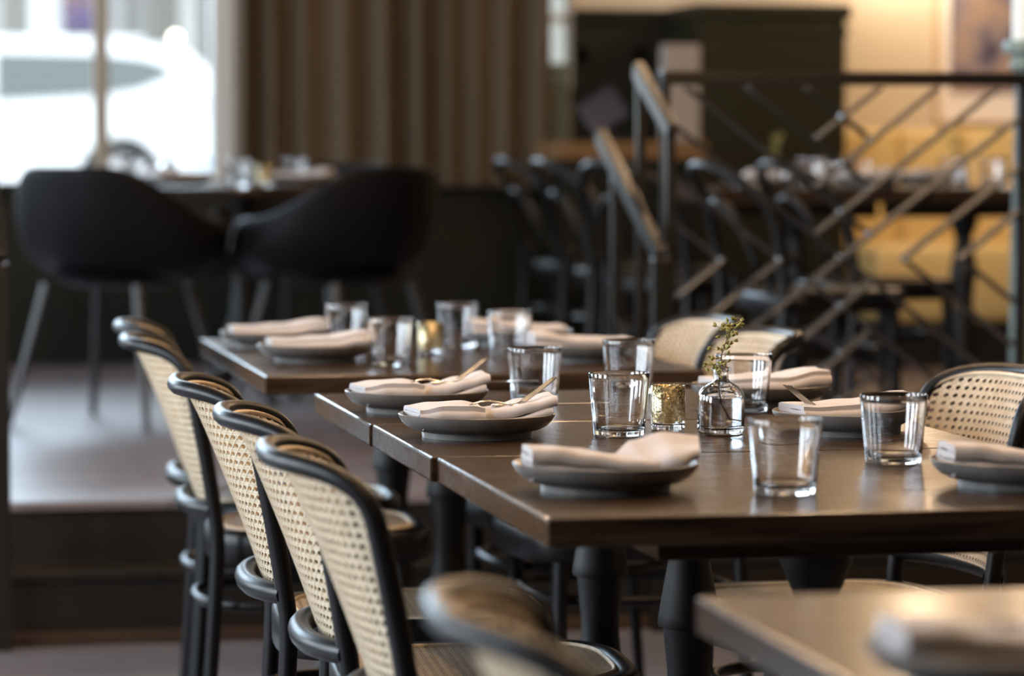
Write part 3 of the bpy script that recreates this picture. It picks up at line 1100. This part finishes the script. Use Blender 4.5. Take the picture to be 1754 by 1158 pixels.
votive = Kind(make_votive())
GV = 'gold mercury-glass candle holders'
votive.place((1.154, 4.690, TZ + .0002), 0, 'gold speckled glass votive between tumbler and bottle', 'candle holder', GV)
votive.place((1.099, 6.465, TZ + .0002), 1, 'blurred gold glass votive on the separate rear table among tumblers', 'candle holder', GV)


def make_bottle():
    t = thing('bud_vase')
    out = [(0, 0.002), (0.024, 0.0), (0.030, 0.0), (0.0335, 0.002), (0.0346, 0.006), (0.0346, 0.052), (0.0338, 0.057), (0.0312, 0.0635), (0.0265, 0.069), (0.0195, 0.0735), (0.0135, 0.0765), (0.0110, 0.080), (0.0106, 0.0905), (0.0114, 0.092), (0.0145, 0.093), (0.0148, 0.0955), (0.0138, 0.097)]
    inn = [(0.0105, 0.097), (0.0092, 0.095), (0.0088, 0.081), (0.0106, 0.0757), (0.0178, 0.0712), (0.0247, 0.0668), (0.0293, 0.0615), (0.0315, 0.0562), (0.0324, 0.051), (0.0324, 0.012), (0.030, 0.0085), (0.02, 0.0075), (0, 0.0072)]
    MB().lathe(out + inn, 56).build('bottle', M['glass'], t, angle=60)
    wv = [(0, 0.0078), (0.0198, 0.0081), (0.0297, 0.0091), (0.0321, 0.0123), (0.0321, 0.051), (0.0316, 0.0535), (0, 0.0535)]
    MB().lathe(wv, 48).build('water', M['water'], t, angle=60)
    return t


bottle = Kind(make_bottle())


def make_sprig(seed):
    rnd = random.Random(seed)
    t = thing('sprig')
    P = [Vector(p) for p in [(0.028, 0.006, 0.017), (0.010, 0.003, 0.022), (0.000, 0.0, 0.045), (-0.004, 0.0, 0.075), (-0.002, 0.0, 0.092), (0.001, 0.001, 0.116), (0.009, 0.002, 0.137), (0.016, 0.003, 0.152), (0.021, 0.003, 0.161)]]
    MB().tube(P, [0.0009, 0.001, 0.0011, 0.0011, 0.0011, 0.001, 0.0009, 0.0008, 0.0006], 6).build('stem', M['stem'], t)
    def on(f):
        k = f * (len(P) - 1)
        i = min(int(k), len(P) - 2)
        return P[i].lerp(P[i + 1], k - i)
    for f, n, ln in [(0.50, 5, 0.016), (0.545, 6, 0.017), (0.60, 4, 0.012), (0.66, 6, 0.014), (0.73, 5, 0.013), (0.84, 6, 0.017), (0.91, 6, 0.014), (1.0, 6, 0.010)]:
        mb = MB()
        o = on(f)
        for k in range(n):
            a = rnd.uniform(0, 2 * PI)
            el = rnd.uniform(-0.5, 0.8)
            d = Vector((math.cos(a) * math.cos(el), math.sin(a) * math.cos(el), math.sin(el)))
            L = ln * rnd.uniform(0.7, 1.4)
            e = o + d * L
            mb.tube([o, o + d * L * 0.5 + Vector((0, 0, -0.001)), e], 0.0006, 5)
            for q in range(4):
                dd = (d + Vector((rnd.uniform(-.8, .8), rnd.uniform(-.8, .8), rnd.uniform(-.6, .8)))).normalized()
                rot = dd.to_track_quat('Z', 'Y').to_matrix().to_4x4()
                mb.ball(e + dd * 0.0034, 0.0019, (1, 1, 1.9), 1, rot)
                mb.ball(e + dd * 0.0060, 0.0008, (1, 1, 1.6), 1, rot)
        mb.build('bud_cluster', M['bud'], t)
    return t


sprig = Kind(make_sprig(3))
bottle.place((1.215, 4.615, TZ + .0002), 0.3, 'small clear glass bottle half full of water, holding a green sprig', 'vase', 'bud bottles')
sprig.place((1.215, 4.615, TZ + .0002), 0.0, 'sharp green budded sprig standing in the clear bottle', 'plant', 'green sprigs')

# ------------------------------------------------------------------ railing and handrails
GY = 7.97
rl = thing('guard_railing', (2.413, GY, ZP))
tag(rl, 'dark metal guard railing with crossing diagonal bars at the raised floor edge', 'railing')
zc = 0.884 - ZP
MB().box(-0.473, 0.50, -0.028, 0.028, 1.335 - ZP - 0.012, 1.335 - ZP + 0.022, 0.003).build('top_rail', M['rail'], rl, angle=10)
MB().box(-0.46, 0.48, -0.012, 0.012, 0.437 - ZP - 0.02, 0.437 - ZP + 0.005, 0.002).build('bottom_rail', M['rail'], rl, angle=10)
for x in (-0.461, 0.475):
    MB().box(x - 0.011, x + 0.011, -0.011, 0.011, 0.0, 1.335 - ZP, 0.002).build('post', M['rail'], rl, angle=10)
up = []
for x1, y1, x2, y2 in [(1400, 235, 1510, 148), (1400, 317, 1610, 148), (1397, 402, 1715, 148), (1135, 685, 1754, 199), (1553, 443, 1754, 286), (1650, 446, 1754, 362)]:
    up.append(((x1 - 1446) * .00152, -(y1 - 444) * .001463, (x2 - 1446) * .00152, -(y2 - 444) * .001463))
up += [(-a, -b2, -c2, -d2) for a, b2, c2, d2 in up[:3] + up[4:]]
for a, b2, c2, d2 in up:
    MB().bar((a, -0.004, zc + b2), (c2, -0.004, zc + d2), 0.006, 0.055).build('lattice_bar', M['lattice'], rl, smooth=False)
    MB().bar((-a, 0.0, zc + b2), (-c2, 0.0, zc + d2), 0.006, 0.050).build('lattice_bar', M['lattice'], rl, smooth=False)


def handrail(X0, label, upper):
    t = thing('stair_handrail', (X0, 7.62, 0.0))
    tag(t, label, 'handrail', 'stair handrails')
    MB().bar((0, 0.0, 0.905), (0, 0.66, 1.195), 0.045, 0.026).build('rail', M['rail'], t, angle=10)
    MB().box(-0.02, 0.02, -0.015, 0.02, 0, 0.90, 0.002).build('newel_post', M['rail'], t, angle=10)
    MB().box(-0.014, 0.014, 0.46, 0.488, ZP, 1.09, 0.002).build('post', M['rail'], t, angle=10)
    MB().bar((0, 0.02, 0.42), (0, 0.47, 0.75), 0.012, 0.02).build('lattice_bar', M['rail'], t, smooth=False)
    MB().bar((0, 0.02, 0.24), (0, 0.47, 0.57), 0.012, 0.02).build('lattice_bar', M['rail'], t, smooth=False)
    if upper:
        MB().bar((0.047, 0.075, 1.203), (0.047, 0.44, 1.362), 0.045, 0.026).build('upper_rail', M['rail'], t, angle=10)
        MB().box(0.035, 0.059, 0.395, 0.417, ZP, 1.34, 0.002).build('post', M['rail'], t, angle=10)
        MB().box(0.035, 0.059, 0.085, 0.107, 0.174, 1.205, 0.002).build('post', M['rail'], t, angle=10)
    return t


handrail(1.855, 'dark metal stair handrail sloping down left of the lattice railing', True)
handrail(0.289, 'dark stair handrail post cut off by the left edge of the photo', False)


# ------------------------------------------------------------------ raised floor: shell chairs and round table
def make_shell():
    t = thing('shell_armchair')
    mb = MB()
    NT, NV = 48, 14
    rows = []
    for j in range(NV + 1):
        v = j / NV
        row = []
        for i in range(NT + 1):
            th = math.radians(-128 + 256 * i / NT)       # 0 = the back (-x side)
            a = abs(th)
            s = 0.5 - 0.5 * math.cos(min(1, max(0, (a - 0.45) / 1.15)) * PI)
            top = 0.79 - 0.155 * s
            if a > 1.75:
                top -= 0.16 * ((a - 1.75) / 0.48) ** 2
            R = 0.285 + 0.03 * s
            r = R * (1 - (1 - v) ** 2.6)
            z = 0.43 + (top - 0.43) * v ** 2.1
            lean = -0.05 * max(0, (z - 0.5)) / 0.3 * math.cos(th)
            row.append((-r * math.cos(th) + lean + 0.02, r * math.sin(th) * 1.06, z))
        rows.append(row)
    mb.rings(rows, closed=False, cap=False)
    sh = mb.build('shell', M['shell'], t, angle=80)
    so = sh.modifiers.new('thickness', 'SOLIDIFY')
    so.thickness = 0.012
    ss = sh.modifiers.new('smooth', 'SUBSURF')
    ss.levels = ss.render_levels = 1
    st = MB().lathe([(0, 0.418), (0.13, 0.420), (0.185, 0.438), (0.195, 0.452), (0.18, 0.462), (0, 0.456)], 40).build('seat', M['shell'], t)
    for sx in (-1, 1):
        for sy in (-1, 1):
            MB().tube([(sx * 0.15, sy * 0.16, 0.43), (sx * 0.245, sy * 0.245, 0.0)], [0.019, 0.011], 12).build('leg', M['shell_leg'], t)
    return t


shell = Kind(make_shell())
GS = 'black shell armchairs at the round table'
shell.place((0.74, 10.05, ZP), 0.95, 'black shell armchair at the left of the round table, back to the camera', 'armchair', GS)
shell.place((1.42, 10.02, ZP), 2.2, 'black shell armchair at the right of the round table, below the curtain', 'armchair', GS)
shell.place((1.50, 11.35, ZP), -2.2, 'black shell armchair on the far side of the round table, rim just visible', 'armchair', GS)

RZ = 1.040
RX, RY = 1.20, 10.75
rt = thing('round_table', (RX, RY, ZP))
tag(rt, 'dark round pedestal table by the bright window on the raised floor', 'table')
MB().lathe([(0, RZ - ZP - 0.03), (0.50, RZ - ZP - 0.03), (0.508, RZ - ZP - 0.022), (0.508, RZ - ZP - 0.006), (0.50, RZ - ZP), (0, RZ - ZP)], 64).build('tabletop', M['table'], rt, angle=40)
pedestal(rt, 0, 0, RZ - ZP - 0.03)
setting(0.98, 10.62, 'left of centre on the round table by the window', nap_s, 0.5, RZ)
setting(1.36, 10.55, 'right of centre on the round table by the window', nap_s, PI - 0.4, RZ)
plate.place((1.585, 10.80, RZ + .0002), 0, 'grey plate without napkin at the right of the round table', 'plate', GPl)
for x, y, lab in [(1.15, 10.42, 'blurred tumbler at the front of the round table'), (1.40, 10.93, 'blurred tumbler on the round table before the curtain'),
                  (0.86, 10.9, 'blurred tumbler on the round table at its left against the window')]:
    tumbler.place((x, y, RZ + .0002), 0, lab, 'glass', GG)
votive.place((1.235, 10.44, RZ + .0002), 0, 'blurred votive on the round table by the window', 'candle holder', GV)
bottle.place((0.97, 10.88, RZ + .0002), 0, 'blurred bottle with sprig on the round table against the window', 'vase', 'bud bottles')
sprig.place((0.97, 10.88, RZ + .0002), 0, 'blurred sprig in the bottle on the round table against the window', 'plant', 'green sprigs')

# ------------------------------------------------------------------ raised floor: tables behind the railing, banquette, wall art
square_table(2.52, 3.18, 9.62, 10.36, 'left dark table behind the lattice railing on the raised floor', [(0.02, 0)], RZ, 0.045, ZP)
square_table(3.20, 3.90, 9.62, 10.36, 'right dark table behind the lattice railing before the mustard bench', [(-0.12, 0)], RZ, 0.045, ZP)
setting(2.70, 9.80, 'left end of the left table behind the railing', nap_s, 1.4, RZ)
setting(2.93, 10.18, 'far side of the left table behind the railing', nap_s, 1.5, RZ)
setting(3.05, 9.78, 'right end of the left table behind the railing', nap_r, 0.2, RZ)
setting(3.36, 10.15, 'far side of the right table behind the railing', nap_s, 1.5, RZ)
for x, y, lab in [(2.86, 9.78, 'first blurred tumbler on the left table behind the railing'), (2.98, 9.98, 'second blurred tumbler on the left table behind the railing'),
                  (3.10, 10.05, 'third blurred tumbler, far right of the left table behind the railing'),
                  (3.33, 9.80, 'left of two near tumblers on the right table behind the railing'), (3.45, 9.78, 'right of two near tumblers on the right table behind the railing'),
                  (3.55, 10.05, 'far tumbler on the right table behind the railing')]:
    tumbler.place((x, y, RZ + .0002), 0, lab, 'glass', GG)
bottle.place((2.80, 9.98, RZ + .0002), 0, 'blurred bottle with sprig on the left table behind the railing', 'vase', 'bud bottles')
sp = sprig.place((2.80, 9.98, RZ + .0002), 0.4, 'blurred green sprig standing before the dark olive pier', 'plant', 'green sprigs')
bottle.place((3.42, 10.02, RZ + .0002), 0, 'blurred bottle with sprig on the right table before the mustard bench', 'vase', 'bud bottles')
sprig.place((3.42, 10.02, RZ + .0002), 2.0, 'blurred sprig against the mustard bench behind the railing', 'plant', 'green sprigs')

bq = thing('banquette', (4.05, 12.3, ZP))
tag(bq, 'mustard leather banquette along the cream wall behind the railing', 'bench')
MB().box(-0.27, 1.1, -0.28, 0.44, 0.0, 0.17).build('base', M['dark_base'], bq, smooth=False)
MB().box(-0.285, 1.1, -0.31, 0.44, 0.17, 0.47, 0.04, 3).build('seat', M['mustard'], bq)
for k in range(5):
    x0 = -0.285 + 0.276 * k
    MB().box(x0, x0 + 0.274, 0.22, 0.46, 0.44, 0.92, 0.035, 3).build('back_cushion', M['mustard'], bq)

pic = thing('framed_picture', (4.66, YB - 0.012, 1.255))
tag(pic, 'framed abstract print with white mount on the cream wall, right edge', 'picture')
MB().box(-0.40, 0.42, -0.030, 0.010, 0, 1.3, 0.006).build('frame', M['picture_frame'], pic, angle=10)
MB().box(-0.385, 0.405, -0.034, -0.030, 0.015, 1.285).build('mount', M['mat_board'], pic, smooth=False)
MB().box(-0.345, 0.36, -0.037, -0.034, 0.125, 1.2).build('print', M['art'], pic, smooth=False)

# host counter by the curtain end, with what stands on it
hc = thing('host_counter', (2.85, 11.75, ZP))
tag(hc, 'host counter with honey-wood top between the curtain and the railing', 'counter')
MB().box(-0.38, 0.125, -0.16, 0.20, 0.0, 0.80, 0.004).build('body', M['green'], hc, angle=10)
MB().box(-0.42, 0.14, -0.19, 0.23, 0.80, 0.865, 0.006).build('worktop', M['counter_wood'], hc, angle=10)
mb = MB()
mb.box(-0.065, 0.065, -0.05, 0.05, 0.0, 0.355, 0.006)
bx = mb.build('upright_box', M['beige_box'], loc=(2.920, 11.70, ZP + 0.866), angle=10)
tag(bx, 'tall pale beige box standing on the host counter by the railing corner', 'box')
mb = MB()
mb.box(-0.075, 0.075, -0.006, 0.006, 0.0, 0.13, 0.003, 2, Matrix.Rotation(math.radians(-32), 4, 'Y') @ Matrix.Rotation(math.radians(-18), 4, 'X'))
mon = thing('tablet', (2.67, 11.70, ZP + 0.866))
mo = mb.build('display', M['screen'], mon, angle=10)
mo.location = (0, 0, 0.06)
MB().box(-0.06, 0.05, -0.02, 0.05, 0.0, 0.012, 0.003).build('stand_foot', M['dark_base'], mon, angle=10)
MB().bar((0, 0.02, 0.01), (0, 0.012, 0.10), 0.02, 0.012).build('stand_arm', M['dark_base'], mon, smooth=False)
tag(mon, 'tilted dark blue tablet on the host counter left of the beige box', 'tablet')
